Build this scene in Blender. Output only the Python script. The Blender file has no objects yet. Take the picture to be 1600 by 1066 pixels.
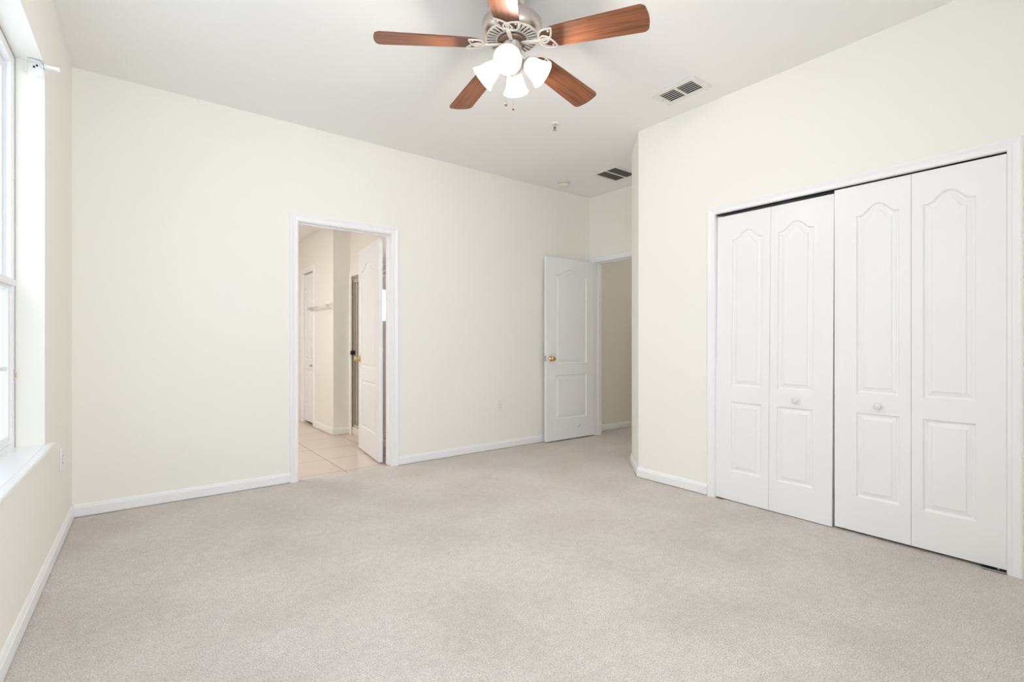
import bpy, bmesh, math, random
from mathutils import Vector, Matrix
from mathutils.geometry import tessellate_polygon

random.seed(7)
S = bpy.context.scene
C = S.collection
R = math.radians
PI = math.pi

# ------------------------------------------------------------------ camera
cam_d = bpy.data.cameras.new('camera')
cam = bpy.data.objects.new('camera', cam_d)
C.objects.link(cam)
cam_d.sensor_width = 36.0
cam_d.lens = 775.0 / 1600.0 * 36.0
cam_d.shift_y = 2.5 / 1600.0
cam_d.clip_start = 0.02
cam.location = (0, 0, 1.103)
cam.rotation_euler = (R(90), 0, R(-37.69))
S.camera = cam

# ------------------------------------------------------------------ exposure, sky, daylight
S.view_settings.view_transform = 'Standard'
S.view_settings.look = 'None'
S.view_settings.gamma = 1.0
S.view_settings.use_curve_mapping = False
S.view_settings.exposure = 2.16
S.cycles.max_bounces = 16
S.cycles.diffuse_bounces = 12
S.cycles.transparent_max_bounces = 16
S.cycles.sample_clamp_indirect = 1.6
S.cycles.caustics_reflective = False
S.cycles.caustics_refractive = False

W = bpy.data.worlds.new('overcast_sky')
S.world = W
W.use_nodes = True
bg = W.node_tree.nodes['Background']
bg.inputs['Color'].default_value = (0.85, 0.918, 1.0, 1)
bg.inputs['Strength'].default_value = 1.4

# room constants (metres)
H = 2.835            # ceiling
YB = 4.155           # face of the back wall
XR = 3.31            # face of the closet wall
XE = 4.385           # face of the entry wall
YR = -0.26           # face of the wall behind the camera
LW_ANG = R(1.6)
LW_O = Vector((-0.283, YB, 0))
# local frame of the window wall: X = along the wall away from the corner, Y = into the room, Z = up
LWM = Matrix.Translation(LW_O) @ Matrix(((-math.sin(LW_ANG), math.cos(LW_ANG), 0, 0),
                                          (-math.cos(LW_ANG), -math.sin(LW_ANG), 0, 0),
                                          (0, 0, 1, 0), (0, 0, 0, 1)))
WIN = (0.987, 2.98, 0.60, 2.40)     # u0, u1, z0, z1 of the window opening


def portal(name, M, sx, sy):
    d = bpy.data.lights.new(name, 'AREA')
    d.shape = 'RECTANGLE'
    d.size, d.size_y = sx, sy
    d.cycles.is_portal = True
    o = bpy.data.objects.new(name, d)
    C.objects.link(o)
    o.matrix_world = M
    return o


# portal sits in the window opening and only guides sampling of the sky
_c = LWM @ Vector(((WIN[0] + WIN[1]) / 2, -0.17, (WIN[2] + WIN[3]) / 2))
_n = (LWM.to_3x3() @ Vector((0, 1, 0)))
portal('window_portal', Matrix.Translation(_c) @ _n.to_track_quat('-Z', 'Y').to_matrix().to_4x4(), 1.95, 1.78)


RW = (-0.27, 1.43, 0.60, 2.40)       # opening of the unseen window added behind the viewer for fill
portal('fill_window_portal', Matrix.Translation(((RW[0] + RW[1]) / 2, YR - 0.12, (RW[2] + RW[3]) / 2)) @ Vector((0, 1, 0)).to_track_quat('-Z', 'Y').to_matrix().to_4x4(), 1.68, 1.78)


def lamp(name, kind, loc, power, color, size=0.1, parent=None):
    d = bpy.data.lights.new(name, kind)
    d.energy = power
    d.color = color
    if kind == 'POINT':
        d.shadow_soft_size = size
    else:
        d.size = size
    o = bpy.data.objects.new(name, d)
    C.objects.link(o)
    if parent:
        o.parent = parent
    o.location = loc
    return o


LAMP_POWER = 2.4      # each bulb of the ceiling fan
BATH_POWER = 6.2
HALL_POWER = 1.15


# ------------------------------------------------------------------ materials
def mat(name, color, rough=0.5, metal=0.0, spec=0.5):
    m = bpy.data.materials.new(name)
    m.use_nodes = True
    b = m.node_tree.nodes['Principled BSDF']
    b.inputs['Base Color'].default_value = (*color, 1)
    b.inputs['Roughness'].default_value = rough
    b.inputs['Metallic'].default_value = metal
    b.inputs['Specular IOR Level'].default_value = spec
    return m


def nd(m, t, **kw):
    n = m.node_tree.nodes.new(t)
    for k, v in kw.items():
        setattr(n, k, v)
    return n


def lk(m, a, b):
    m.node_tree.links.new(a, b)


def add_bump(m, scale, strength, dist=0.002, stretch=(1, 1, 1), detail=3):
    tc = nd(m, 'ShaderNodeTexCoord')
    mp = nd(m, 'ShaderNodeMapping')
    mp.inputs['Scale'].default_value = stretch
    nz = nd(m, 'ShaderNodeTexNoise')
    nz.inputs['Scale'].default_value = scale
    nz.inputs['Detail'].default_value = detail
    bp = nd(m, 'ShaderNodeBump')
    bp.inputs['Strength'].default_value = strength
    bp.inputs['Distance'].default_value = dist
    lk(m, tc.outputs['Object'], mp.inputs['Vector'])
    lk(m, mp.outputs['Vector'], nz.inputs['Vector'])
    lk(m, nz.outputs['Fac'], bp.inputs['Height'])
    lk(m, bp.outputs['Normal'], m.node_tree.nodes['Principled BSDF'].inputs['Normal'])
    return nz


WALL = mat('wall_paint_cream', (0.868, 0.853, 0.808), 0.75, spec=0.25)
add_bump(WALL, 140, 0.12, 0.001)
CEIL = mat('ceiling_paint_white', (0.86, 0.855, 0.85), 0.85, spec=0.2)
add_bump(CEIL, 90, 0.2, 0.001)
TRIM = mat('trim_paint_white', (0.87, 0.87, 0.885), 0.38)
DOOR = mat('door_paint_white', (0.86, 0.86, 0.87), 0.40)
add_bump(DOOR, 60, 0.10, 0.0006, (1.0, 1.0, 0.06), 4)
SILL = mat('sill_gloss_white', (0.88, 0.88, 0.90), 0.25)
VINYL = mat('window_vinyl_white', (0.86, 0.87, 0.88), 0.35)
PLASTIC = mat('plastic_white', (0.84, 0.84, 0.82), 0.4)
PLATE = mat('plate_white', (0.82, 0.82, 0.80), 0.4)
IVORY = mat('aged_ivory_plastic', (0.74, 0.72, 0.65), 0.45)
KNOBW = mat('knob_white', (0.76, 0.75, 0.73), 0.35)
ALMOND = mat('almond_metal', (0.60, 0.55, 0.48), 0.4, 0.2)
JOINT = mat('grey_sealant', (0.34, 0.34, 0.34), 0.8)
DARK = mat('dark_void', (0.012, 0.012, 0.012), 0.7)
BLACK = mat('black_plastic', (0.02, 0.02, 0.02), 0.4)
BRASS = mat('polished_brass', (0.70, 0.52, 0.24), 0.18, 1.0)
NICKEL = mat('brushed_nickel', (0.66, 0.60, 0.54), 0.32, 1.0)
NICKEL2 = mat('pale_lamplit_metal', (0.86, 0.80, 0.73), 0.42, 0.35)  # nickel made paler; glare of the fan lamps is put into the colour
BRONZE = mat('antique_bronze', (0.26, 0.19, 0.14), 0.5, 1.0)
CHROME = mat('chrome', (0.75, 0.75, 0.75), 0.15, 1.0)
STEEL = mat('galvanised_steel', (0.55, 0.55, 0.55), 0.35, 1.0)
SLAT = mat('vent_metal_white', (0.78, 0.77, 0.73), 0.5)
GRILLE = mat('return_grille_grey', (0.10, 0.095, 0.085), 0.6)
CERAMIC = mat('ceramic_almond', (0.74, 0.71, 0.66), 0.2)
BATHWALL = mat('bathroom_paint_cream', (0.845, 0.825, 0.785), 0.7, spec=0.25)
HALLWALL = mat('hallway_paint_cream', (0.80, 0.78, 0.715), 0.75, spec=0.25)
SHOWERTILE = mat('shower_wall_white', (0.80, 0.78, 0.75), 0.25)
CLOSETIN = mat('closet_inside_shade', (0.30, 0.29, 0.27), 0.8)  # dimness of the shut closet is put into this darker colour
TAN = mat('latch_tan', (0.56, 0.48, 0.38), 0.5)
SCUFF = mat('scuff_grey', (0.36, 0.36, 0.36), 0.8)

# carpet: warm grey looped pile with soft traffic mottling
CARPET = mat('carpet_warm_grey', (0.5, 0.5, 0.5), 0.95, spec=0.1)
b = CARPET.node_tree.nodes['Principled BSDF']
b.inputs['Sheen Weight'].default_value = 0.25
b.inputs['Sheen Roughness'].default_value = 0.6
tc = nd(CARPET, 'ShaderNodeTexCoord')
n1 = nd(CARPET, 'ShaderNodeTexNoise'); n1.inputs['Scale'].default_value = 190; n1.inputs['Detail'].default_value = 4; n1.inputs['Roughness'].default_value = 0.7
n2 = nd(CARPET, 'ShaderNodeTexNoise'); n2.inputs['Scale'].default_value = 2.2; n2.inputs['Detail'].default_value = 5
n3 = nd(CARPET, 'ShaderNodeTexNoise'); n3.inputs['Scale'].default_value = 26; n3.inputs['Detail'].default_value = 3
for n in (n1, n2, n3):
    lk(CARPET, tc.outputs['Object'], n.inputs['Vector'])
r1 = nd(CARPET, 'ShaderNodeValToRGB')
r1.color_ramp.elements[0].position = 0.35; r1.color_ramp.elements[0].color = (0.49, 0.447, 0.412, 1)
r1.color_ramp.elements[1].position = 0.64; r1.color_ramp.elements[1].color = (1.0, 0.94, 0.885, 1)
lk(CARPET, n1.outputs['Fac'], r1.inputs['Fac'])
r2 = nd(CARPET, 'ShaderNodeValToRGB')
r2.color_ramp.elements[0].position = 0.32; r2.color_ramp.elements[0].color = (0.88, 0.865, 0.85, 1)
r2.color_ramp.elements[1].position = 0.62; r2.color_ramp.elements[1].color = (1.0, 1.0, 1.0, 1)
lk(CARPET, n2.outputs['Fac'], r2.inputs['Fac'])
r3 = nd(CARPET, 'ShaderNodeValToRGB')
r3.color_ramp.elements[0].position = 0.35; r3.color_ramp.elements[0].color = (0.91, 0.91, 0.91, 1)
r3.color_ramp.elements[1].position = 0.65; r3.color_ramp.elements[1].color = (1.0, 1.0, 1.0, 1)
lk(CARPET, n3.outputs['Fac'], r3.inputs['Fac'])
mx = nd(CARPET, 'ShaderNodeMix', data_type='RGBA', blend_type='MULTIPLY'); mx.inputs['Factor'].default_value = 1
mx2 = nd(CARPET, 'ShaderNodeMix', data_type='RGBA', blend_type='MULTIPLY'); mx2.inputs['Factor'].default_value = 1
lk(CARPET, r1.outputs['Color'], mx.inputs['A']); lk(CARPET, r2.outputs['Color'], mx.inputs['B'])
lk(CARPET, mx.outputs['Result'], mx2.inputs['A']); lk(CARPET, r3.outputs['Color'], mx2.inputs['B'])
lk(CARPET, mx2.outputs['Result'], b.inputs['Base Color'])
vo = nd(CARPET, 'ShaderNodeTexVoronoi', feature='SMOOTH_F1'); vo.inputs['Scale'].default_value = 105; vo.inputs['Smoothness'].default_value = 0.6
wv = nd(CARPET, 'ShaderNodeMix', data_type='VECTOR'); wv.inputs['Factor'].default_value = 0.012
lk(CARPET, tc.outputs['Object'], wv.inputs['A']); lk(CARPET, n3.outputs['Color'], wv.inputs['B'])
lk(CARPET, wv.outputs['Result'], vo.inputs['Vector'])
ma = nd(CARPET, 'ShaderNodeMath', operation='MULTIPLY_ADD'); ma.inputs[1].default_value = -1.0
lk(CARPET, vo.outputs['Distance'], ma.inputs[0]); lk(CARPET, n1.outputs['Fac'], ma.inputs[2])
bp = nd(CARPET, 'ShaderNodeBump'); bp.inputs['Strength'].default_value = 0.9; bp.inputs['Distance'].default_value = 0.007
lk(CARPET, ma.outputs['Value'], bp.inputs['Height']); lk(CARPET, bp.outputs['Normal'], b.inputs['Normal'])

# bathroom floor tile, 0.51 m squares
TILE = mat('floor_tile_beige', (0.62, 0.53, 0.46), 0.28)
b = TILE.node_tree.nodes['Principled BSDF']
tc = nd(TILE, 'ShaderNodeTexCoord')
mp = nd(TILE, 'ShaderNodeMapping'); mp.inputs['Location'].default_value = (-1.48, -4.81, 0)
lk(TILE, tc.outputs['Object'], mp.inputs['Vector'])
br = nd(TILE, 'ShaderNodeTexBrick'); br.offset = 0.0; br.squash = 1.0
br.inputs['Scale'].default_value = 1.0
br.inputs['Brick Width'].default_value = 0.51
br.inputs['Row Height'].default_value = 0.51
br.inputs['Mortar Size'].default_value = 0.005
br.inputs['Mortar Smooth'].default_value = 0.2
br.inputs['Color1'].default_value = (0.67, 0.59, 0.53, 1)
br.inputs['Color2'].default_value = (0.64, 0.56, 0.50, 1)
br.inputs['Mortar'].default_value = (0.30, 0.25, 0.21, 1)
lk(TILE, mp.outputs['Vector'], br.inputs['Vector'])
lk(TILE, br.outputs['Color'], b.inputs['Base Color'])

# cherry fan blade wood, grain along local X
WOOD = mat('cherry_wood', (0.3, 0.1, 0.04), 0.42)
b = WOOD.node_tree.nodes['Principled BSDF']
tc = nd(WOOD, 'ShaderNodeTexCoord')
mp = nd(WOOD, 'ShaderNodeMapping'); mp.inputs['Scale'].default_value = (1.6, 34, 10)
n1 = nd(WOOD, 'ShaderNodeTexNoise'); n1.inputs['Scale'].default_value = 2.6; n1.inputs['Detail'].default_value = 6; n1.inputs['Distortion'].default_value = 0.5
lk(WOOD, tc.outputs['Object'], mp.inputs['Vector']); lk(WOOD, mp.outputs['Vector'], n1.inputs['Vector'])
r1 = nd(WOOD, 'ShaderNodeValToRGB')
r1.color_ramp.elements[0].position = 0.30; r1.color_ramp.elements[0].color = (0.115, 0.038, 0.016, 1)
r1.color_ramp.elements[1].position = 0.72; r1.color_ramp.elements[1].color = (0.285, 0.105, 0.045, 1)
lk(WOOD, n1.outputs['Fac'], r1.inputs['Fac']); lk(WOOD, r1.outputs['Color'], b.inputs['Base Color'])


def glass(name, tint=(1, 1, 1), gloss=0.07, rough=0.0):
    m = bpy.data.materials.new(name)
    m.use_nodes = True
    nt = m.node_tree
    nt.nodes.remove(nt.nodes['Principled BSDF'])
    out = nt.nodes['Material Output']
    t = nd(m, 'ShaderNodeBsdfTransparent'); t.inputs['Color'].default_value = (*tint, 1)
    g = nd(m, 'ShaderNodeBsdfGlossy'); g.inputs['Roughness'].default_value = rough
    x = nd(m, 'ShaderNodeMixShader'); x.inputs['Fac'].default_value = gloss
    lk(m, t.outputs[0], x.inputs[1]); lk(m, g.outputs[0], x.inputs[2]); lk(m, x.outputs[0], out.inputs['Surface'])
    return m


PANE = glass('daylight_dimming_glass', (0.66, 0.68, 0.69), 0.04)     # tint added to dim the daylight; two faces per pane
PANE2 = glass('clear_window_glass', (0.97, 0.98, 0.98), 0.05)
SCREEN = glass('insect_screen_mesh', (0.68, 0.68, 0.69), 0.0)
SHOWERGLASS = glass('shower_glass', (0.93, 0.93, 0.92), 0.06)


def glow(name, color, strength, base=(0.9, 0.9, 0.88), thru=0.5):
    m = bpy.data.materials.new(name)
    m.use_nodes = True
    nt = m.node_tree
    nt.nodes.remove(nt.nodes['Principled BSDF'])
    out = nt.nodes['Material Output']
    e = nd(m, 'ShaderNodeEmission'); e.inputs['Color'].default_value = (*color, 1); e.inputs['Strength'].default_value = strength
    t = nd(m, 'ShaderNodeBsdfTranslucent'); t.inputs['Color'].default_value = (*base, 1)
    d = nd(m, 'ShaderNodeBsdfDiffuse'); d.inputs['Color'].default_value = (*base, 1)
    x1 = nd(m, 'ShaderNodeMixShader'); x1.inputs['Fac'].default_value = thru
    x2 = nd(m, 'ShaderNodeAddShader')
    lk(m, t.outputs[0], x1.inputs[1]); lk(m, d.outputs[0], x1.inputs[2])
    lk(m, x1.outputs[0], x2.inputs[0]); lk(m, e.outputs[0], x2.inputs[1]); lk(m, x2.outputs[0], out.inputs['Surface'])
    return m


SHADE = glow('frosted_lit_shade', (1.0, 0.95, 0.86), 0.06, thru=0.91)
BULB = glow('lit_bulb', (1.0, 0.93, 0.80), 3.0)

# ------------------------------------------------------------------ mesh helpers
IDM = Matrix.Identity(4)


def new():
    return bmesh.new()


def tf(bm, M, start=0):
    bm.verts.ensure_lookup_table()
    for v in bm.verts[start:]:
        v.co = M @ v.co


def box(bm, x0, x1, y0, y1, z0, z1, M=None):
    vs = [bm.verts.new(Vector(p)) for p in ((x0, y0, z0), (x1, y0, z0), (x1, y1, z0), (x0, y1, z0),
                                             (x0, y0, z1), (x1, y0, z1), (x1, y1, z1), (x0, y1, z1))]
    if M is not None:
        for v in vs:
            v.co = M @ v.co
    for f in ((0, 3, 2, 1), (4, 5, 6, 7), (0, 1, 5, 4), (1, 2, 6, 5), (2, 3, 7, 6), (3, 0, 4, 7)):
        bm.faces.new([vs[i] for i in f])
    return vs


def bbox(bm, x0, x1, y0, y1, z0, z1, bev=0.002, seg=2, M=None):
    t = bmesh.new()
    box(t, x0, x1, y0, y1, z0, z1)
    bmesh.ops.bevel(t, geom=t.edges[:], offset=bev, segments=seg, profile=0.5, affect='EDGES')
    merge(bm, t, M)


def merge(bm, t, M=None):
    mp = {}
    for v in t.verts:
        mp[v] = bm.verts.new(M @ v.co if M is not None else v.co.copy())
    for f in t.faces:
        try:
            nf = bm.faces.new([mp[v] for v in f.verts])
            nf.smooth = f.smooth
        except ValueError:
            pass
    t.free()


def lathe(bm, prof, n=40, M=None, cap=True, smooth=True):
    rings = []
    for r, z in prof:
        if r < 1e-6:
            rings.append([bm.verts.new((0, 0, z))])
        else:
            rings.append([bm.verts.new((r * math.cos(2 * PI * i / n), r * math.sin(2 * PI * i / n), z)) for i in range(n)])
    fs = []
    for a, c in zip(rings, rings[1:]):
        for i in range(n):
            j = (i + 1) % n
            if len(a) == 1 and len(c) == 1:
                continue
            if len(a) == 1:
                fs.append(bm.faces.new((a[0], c[j], c[i])))
            elif len(c) == 1:
                fs.append(bm.faces.new((a[i], a[j], c[0])))
            else:
                fs.append(bm.faces.new((a[i], a[j], c[j], c[i])))
    if cap:
        for rg in (rings[0], rings[-1]):
            if len(rg) > 1:
                bm.faces.new(rg)
    for f in fs:
        f.smooth = smooth
    if M is not None:
        for rg in rings:
            for v in rg:
                v.co = M @ v.co


def tube(bm, pts, r, n=8, closed=False, M=None, flat=1.0, up=Vector((0, 0, 1))):
    pts = [Vector(p) for p in pts]
    rings = []
    N = len(pts)
    for i, p in enumerate(pts):
        if closed:
            d = pts[(i + 1) % N] - pts[i - 1]
        else:
            d = pts[min(i + 1, N - 1)] - pts[max(i - 1, 0)]
        d.normalize()
        u = up if abs(d.dot(up)) < 0.95 else Vector((1, 0, 0))
        s = d.cross(u).normalized()
        w = s.cross(d).normalized()
        rings.append([bm.verts.new(p + s * math.cos(2 * PI * k / n) * r + w * math.sin(2 * PI * k / n) * r * flat) for k in range(n)])
    for i in range(N if closed else N - 1):
        a, c = rings[i], rings[(i + 1) % N]
        for k in range(n):
            f = bm.faces.new((a[k], a[(k + 1) % n], c[(k + 1) % n], c[k]))
            f.smooth = True
    if not closed:
        bm.faces.new(rings[0]); bm.faces.new(rings[-1])
    if M is not None:
        for rg in rings:
            for v in rg:
                v.co = M @ v.co


def ball(bm, c, r, M=None, sx=1, sy=1, sz=1, n=16):
    t = bmesh.new()
    bmesh.ops.create_uvsphere(t, u_segments=n, v_segments=max(6, n // 2), radius=r)
    for v in t.verts:
        v.co = Vector((v.co.x * sx, v.co.y * sy, v.co.z * sz)) + Vector(c)
    for f in t.faces:
        f.smooth = True
    merge(bm, t, M)


def obj(name, bm, m, parent=None, label=None, recalc=True):
    if recalc:
        bmesh.ops.recalc_face_normals(bm, faces=bm.faces[:])
    me = bpy.data.meshes.new(name)
    bm.to_mesh(me)
    bm.free()
    me.materials.append(m)
    o = bpy.data.objects.new(name, me)
    C.objects.link(o)
    if parent is not None:
        o.parent = parent
    if label:
        o['label'] = label
    return o


def tag(o, label, cat, kind=None, group=None):
    o['label'] = label
    o['category'] = cat
    if kind:
        o['kind'] = kind
    if group:
        o['group'] = group
    return o


def thing(name, label, cat, M=None, kind=None, group=None):
    o = bpy.data.objects.new(name, None)
    C.objects.link(o)
    o.empty_display_size = 0.1
    if M is not None:
        o.matrix_world = M
    return tag(o, label, cat, kind, group)


def struct(name, bm, m, label, cat):
    return tag(obj(name, bm, m), label, cat, 'structure')


def walled(bm, axis, c0, c1, a0, a1, z0, z1, holes=(), M=None):
    """wall slab between c0..c1 on its thin axis, a0..a1 along, with rectangular holes (a,b,zlo,zhi)"""
    def bx(p, q, zl, zh):
        if q - p < 1e-5 or zh - zl < 1e-5:
            return
        if axis == 'y':
            box(bm, p, q, c0, c1, zl, zh, M)
        else:
            box(bm, c0, c1, p, q, zl, zh, M)
    cur = a0
    for (p, q, zl, zh) in sorted(holes):
        bx(cur, p, z0, z1)
        bx(p, q, z0, zl)
        bx(p, q, zh, z1)
        cur = q
    bx(cur, a1, z0, z1)


def T(x, y, z, rz=0.0):
    return Matrix.Translation((x, y, z)) @ Matrix.Rotation(rz, 4, 'Z')


# ------------------------------------------------------------------ setting: shell
BATH = (1.061, 1.856, 2.070)          # bathroom doorway x0, x1, height
ENT = (3.265, 4.066, 2.058)           # entry doorway y0, y1, height
CLO = (0.427, 1.914, 2.016)           # closet opening y0, y1, height
CHX, CHY = 3.66, 2.936                # far end of the 45 degree wall
HB = 2.55                             # bathroom ceiling

bm = new(); box(bm, -0.75, 6.6, -0.45, 4.185, -0.06, 0.0); box(bm, 4.45, 6.6, 4.185, 4.33, -0.06, 0.0)
struct('floor', bm, CARPET, 'warm grey wall to wall carpet across the bedroom', 'carpet')
bm = new(); box(bm, -0.75, 4.45, 4.185, 7.9, -0.06, -0.008)
struct('floor_bathroom', bm, TILE, 'beige square floor tiles seen through the bathroom doorway', 'floor')
bm = new(); box(bm, -0.75, 6.6, -0.45, 4.40, H, H + 0.1)
struct('ceiling', bm, CEIL, 'flat white bedroom ceiling', 'ceiling')
bm = new(); box(bm, -0.5, 3.4, 4.275, 7.9, HB, HB + 0.1)
struct('ceiling_bathroom', bm, CEIL, 'white bathroom ceiling above the doorway view', 'ceiling')

bm = new(); walled(bm, 'y', YB, YB + 0.12, -0.50, XE + 0.115, 0, H, [(BATH[0], BATH[1], -0.01, BATH[2])])
struct('wall_back', bm, WALL, 'cream back wall with the bathroom doorway in it', 'wall')
bm = new()
walled(bm, 'y', -0.154, 0.0, -0.13, 4.55, 0, H, [WIN], LWM)
struct('wall_left', bm, WALL, 'cream wall holding the tall window at far left', 'wall')
bm = new(); walled(bm, 'x', XR, XR + 0.11, YR - 0.1, 2.586, 0, H, [(CLO[0], CLO[1], 0, CLO[2])])
struct('wall_right', bm, WALL, 'cream wall around the white bifold closet doors', 'wall')


def prism(bm, pts, z0, z1):
    a = [bm.verts.new((x, y, z0)) for x, y in pts]
    c = [bm.verts.new((x, y, z1)) for x, y in pts]
    bm.faces.new(a); bm.faces.new(c)
    for i in range(len(pts)):
        j = (i + 1) % len(pts)
        bm.faces.new((a[i], a[j], c[j], c[i]))


bm = new(); prism(bm, [(XR, 2.586), (CHX, CHY), (XE, CHY), (XE, CHY - 0.11), (CHX + 0.05, CHY - 0.11), (XR + 0.11, 2.586 - 0.04), (XR + 0.11, 2.586)], 0, H)
struct('wall_corner', bm, WALL, 'narrow angled cream wall at the end of the closet wall', 'wall')
bm = new(); walled(bm, 'x', XE, XE + 0.115, CHY - 0.11, YB, 0, H, [(ENT[0], ENT[1], 0, ENT[2])])
struct('wall_entry', bm, WALL, 'short cream wall above the hallway doorway', 'wall')
bm = new(); walled(bm, 'y', YR - 0.16, YR, -0.6, XR, 0, H, [RW])
struct('wall_rear', bm, WALL, 'cream wall behind the viewer', 'wall')
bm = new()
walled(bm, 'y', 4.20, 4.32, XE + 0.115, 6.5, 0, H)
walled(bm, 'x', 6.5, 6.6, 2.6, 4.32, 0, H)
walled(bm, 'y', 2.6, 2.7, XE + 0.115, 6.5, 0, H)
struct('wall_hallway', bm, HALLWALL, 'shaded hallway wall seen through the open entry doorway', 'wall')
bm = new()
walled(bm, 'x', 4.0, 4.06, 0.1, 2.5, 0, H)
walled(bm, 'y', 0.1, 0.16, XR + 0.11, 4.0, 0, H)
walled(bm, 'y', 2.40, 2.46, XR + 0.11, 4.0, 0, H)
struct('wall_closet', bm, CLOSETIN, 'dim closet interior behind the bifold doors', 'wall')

# bathroom walls
SW = (2.33, 2.95, 1.36, 1.82)        # small window above the shower
XA, YF, XS = 1.93, 5.985, 2.13
bm = new()
walled(bm, 'x', XA, XA + 0.10, YF, 7.7, -0.05, HB, [(6.78, 7.266, -0.05, 2.06)])
walled(bm, 'y', YF, YF + 0.1, XA + 0.10, XS, -0.05, HB)
walled(bm, 'y', 7.7, 7.8, -0.4, XA + 0.1, -0.05, HB)
walled(bm, 'x', XA + 0.10, XA + 0.13, 6.7, 7.4, -0.05, HB)  # slab added behind the linen door to keep sky light out
walled(bm, 'x', -0.4, -0.3, 4.275, 7.7, -0.05, HB)
walled(bm, 'x', XS, XS + 0.1, 4.275, YF + 0.1, -0.05, HB, [(4.75, YF - 0.03, -0.05, 1.90)])
struct('wall_bathroom', bm, BATHWALL, 'cream bathroom walls beyond the open white door', 'wall')
bm = new()
walled(bm, 'x', 3.1, 3.2, 4.4, 6.2, -0.05, HB)
walled(bm, 'y', 6.1, 6.2, XS + 0.1, 3.1, -0.05, HB, [SW])
walled(bm, 'y', 4.4, 4.5, XS + 0.1, 3.1, -0.05, HB)
struct('wall_shower', bm, SHOWERTILE, 'pale walls inside the shower stall', 'wall')


# ------------------------------------------------------------------ baseboards
BB = [(0, 0), (0.014, 0), (0.014, 0.060), (0.010, 0.066), (0.010, 0.070), (0.005, 0.081), (0, 0.081)]


def base(name, paths, label, m=TRIM):
    """paths of 2D points; the board stands on the left of the direction of travel"""
    bm = new()
    for pts in paths:
        pts = [Vector(p) for p in pts]
        cols = []
        for i, p in enumerate(pts):
            dirs = []
            if i > 0: dirs.append((pts[i] - pts[i - 1]).normalized())
            if i < len(pts) - 1: dirs.append((pts[i + 1] - pts[i]).normalized())
            ns = [Vector((-d.y, d.x)) for d in dirs]
            n = sum(ns, Vector((0, 0)))
            n.normalize()
            k = 1.0 / max(0.3, n.dot(ns[0]))
            cols.append([bm.verts.new((p.x + n.x * k * a, p.y + n.y * k * a, z + 0.007 * (z < 0.03))) for a, z in BB])
        for a, c in zip(cols, cols[1:]):
            for i in range(len(BB)):
                j = (i + 1) % len(BB)
                bm.faces.new((a[i], a[j], c[j], c[i]))
        bm.faces.new(cols[0]); bm.faces.new(cols[-1])
    return struct(name, bm, m, label, 'baseboard')


def lwp(u, v=0):
    p = LWM @ Vector((u, v, 0))
    return (p.x, p.y)


base('baseboard_left', [[lwp(0.0), lwp(4.4)]], 'white baseboard along the window wall')
base('baseboard_back', [[(BATH[0] - 0.056, YB), (-0.283, YB)], [(XE, YB), (BATH[1] + 0.056, YB)]], 'white baseboard along the back wall')
base('baseboard_right', [[(CHX, CHY), (XR, 2.586), (XR, CLO[1] + 0.062)][::-1][0:3]] if False else [[(XR, CLO[1] + 0.058), (XR, 2.586), (CHX, CHY), (XE, CHY)]], 'white baseboard wrapping the corner beside the closet')
base('baseboard_hallway', [[(6.5, 4.20), (XE + 0.115, 4.20)]], 'white baseboard on the hallway wall')
base('baseboard_bathroom', [[(XA, 6.695), (XA, YF), (XS, YF)][::-1]], 'cream baseboard around the bathroom corner', BATHWALL)

# ------------------------------------------------------------------ casings
CAS = [(0, 0), (0, 0.010), (0.004, 0.013), (0.016, 0.013), (0.020, 0.010), (0.028, 0.011), (0.044, 0.017), (0.050, 0.018), (0.056, 0.015), (0.056, 0)]


def casing(name, M, w, h, jamb, label, stop=True, cw=1.0, t=0.004):
    """local frame: X along opening (0..w), -Y out into the room from the wall face, Z up; jamb lines the opening to depth"""
    bm = new()
    P = [(a * cw, c) for a, c in CAS]
    cols = [[bm.verts.new((-a, -c, 0)) for a, c in P], [bm.verts.new((-a, -c, h + a)) for a, c in P],
            [bm.verts.new((w + a, -c, h + a)) for a, c in P], [bm.verts.new((w + a, -c, 0)) for a, c in P]]
    for a, c in zip(cols, cols[1:]):
        for i in range(len(P)):
            j = (i + 1) % len(P)
            bm.faces.new((a[i], a[j], c[j], c[i]))
    bm.faces.new(cols[0]); bm.faces.new(cols[-1])
    if jamb:
        box(bm, -0.001, t, -0.004, jamb, 0, h)
        box(bm, w - t, w + 0.001, -0.004, jamb, 0, h)
        box(bm, t, w - t, -0.004, jamb, h - t, h + 0.001)
        if stop:
            s = 0.05
            box(bm, t, t + 0.01, s, s + 0.03, 0, h - t)
            box(bm, w - t - 0.01, w - t, s, s + 0.03, 0, h - t)
            box(bm, t + 0.01, w - t - 0.01, s, s + 0.03, h - t - 0.01, h - t)
    tf(bm, M)
    return struct(name, bm, TRIM, label, 'door trim')


casing('trim_1', T(BATH[0], YB, 0), BATH[1] - BATH[0], BATH[2], 0.122, 'white moulded trim around the bathroom doorway', cw=1.06)
casing('trim_2', T(XE, ENT[1], 0, -PI / 2), ENT[1] - ENT[0], ENT[2], 0.117, 'white moulded trim around the hallway doorway')
casing('trim_3', T(XR, CLO[1], 0, -PI / 2), CLO[1] - CLO[0], CLO[2], 0.112, 'white moulded trim around the wide closet opening', stop=False, cw=0.95, t=0.001)
casing('trim_4', T(XA, 7.266, 0, -PI / 2), 7.266 - 6.78, 2.06, 0.05, 'white trim around the narrow bathroom linen door', stop=False)


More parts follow.
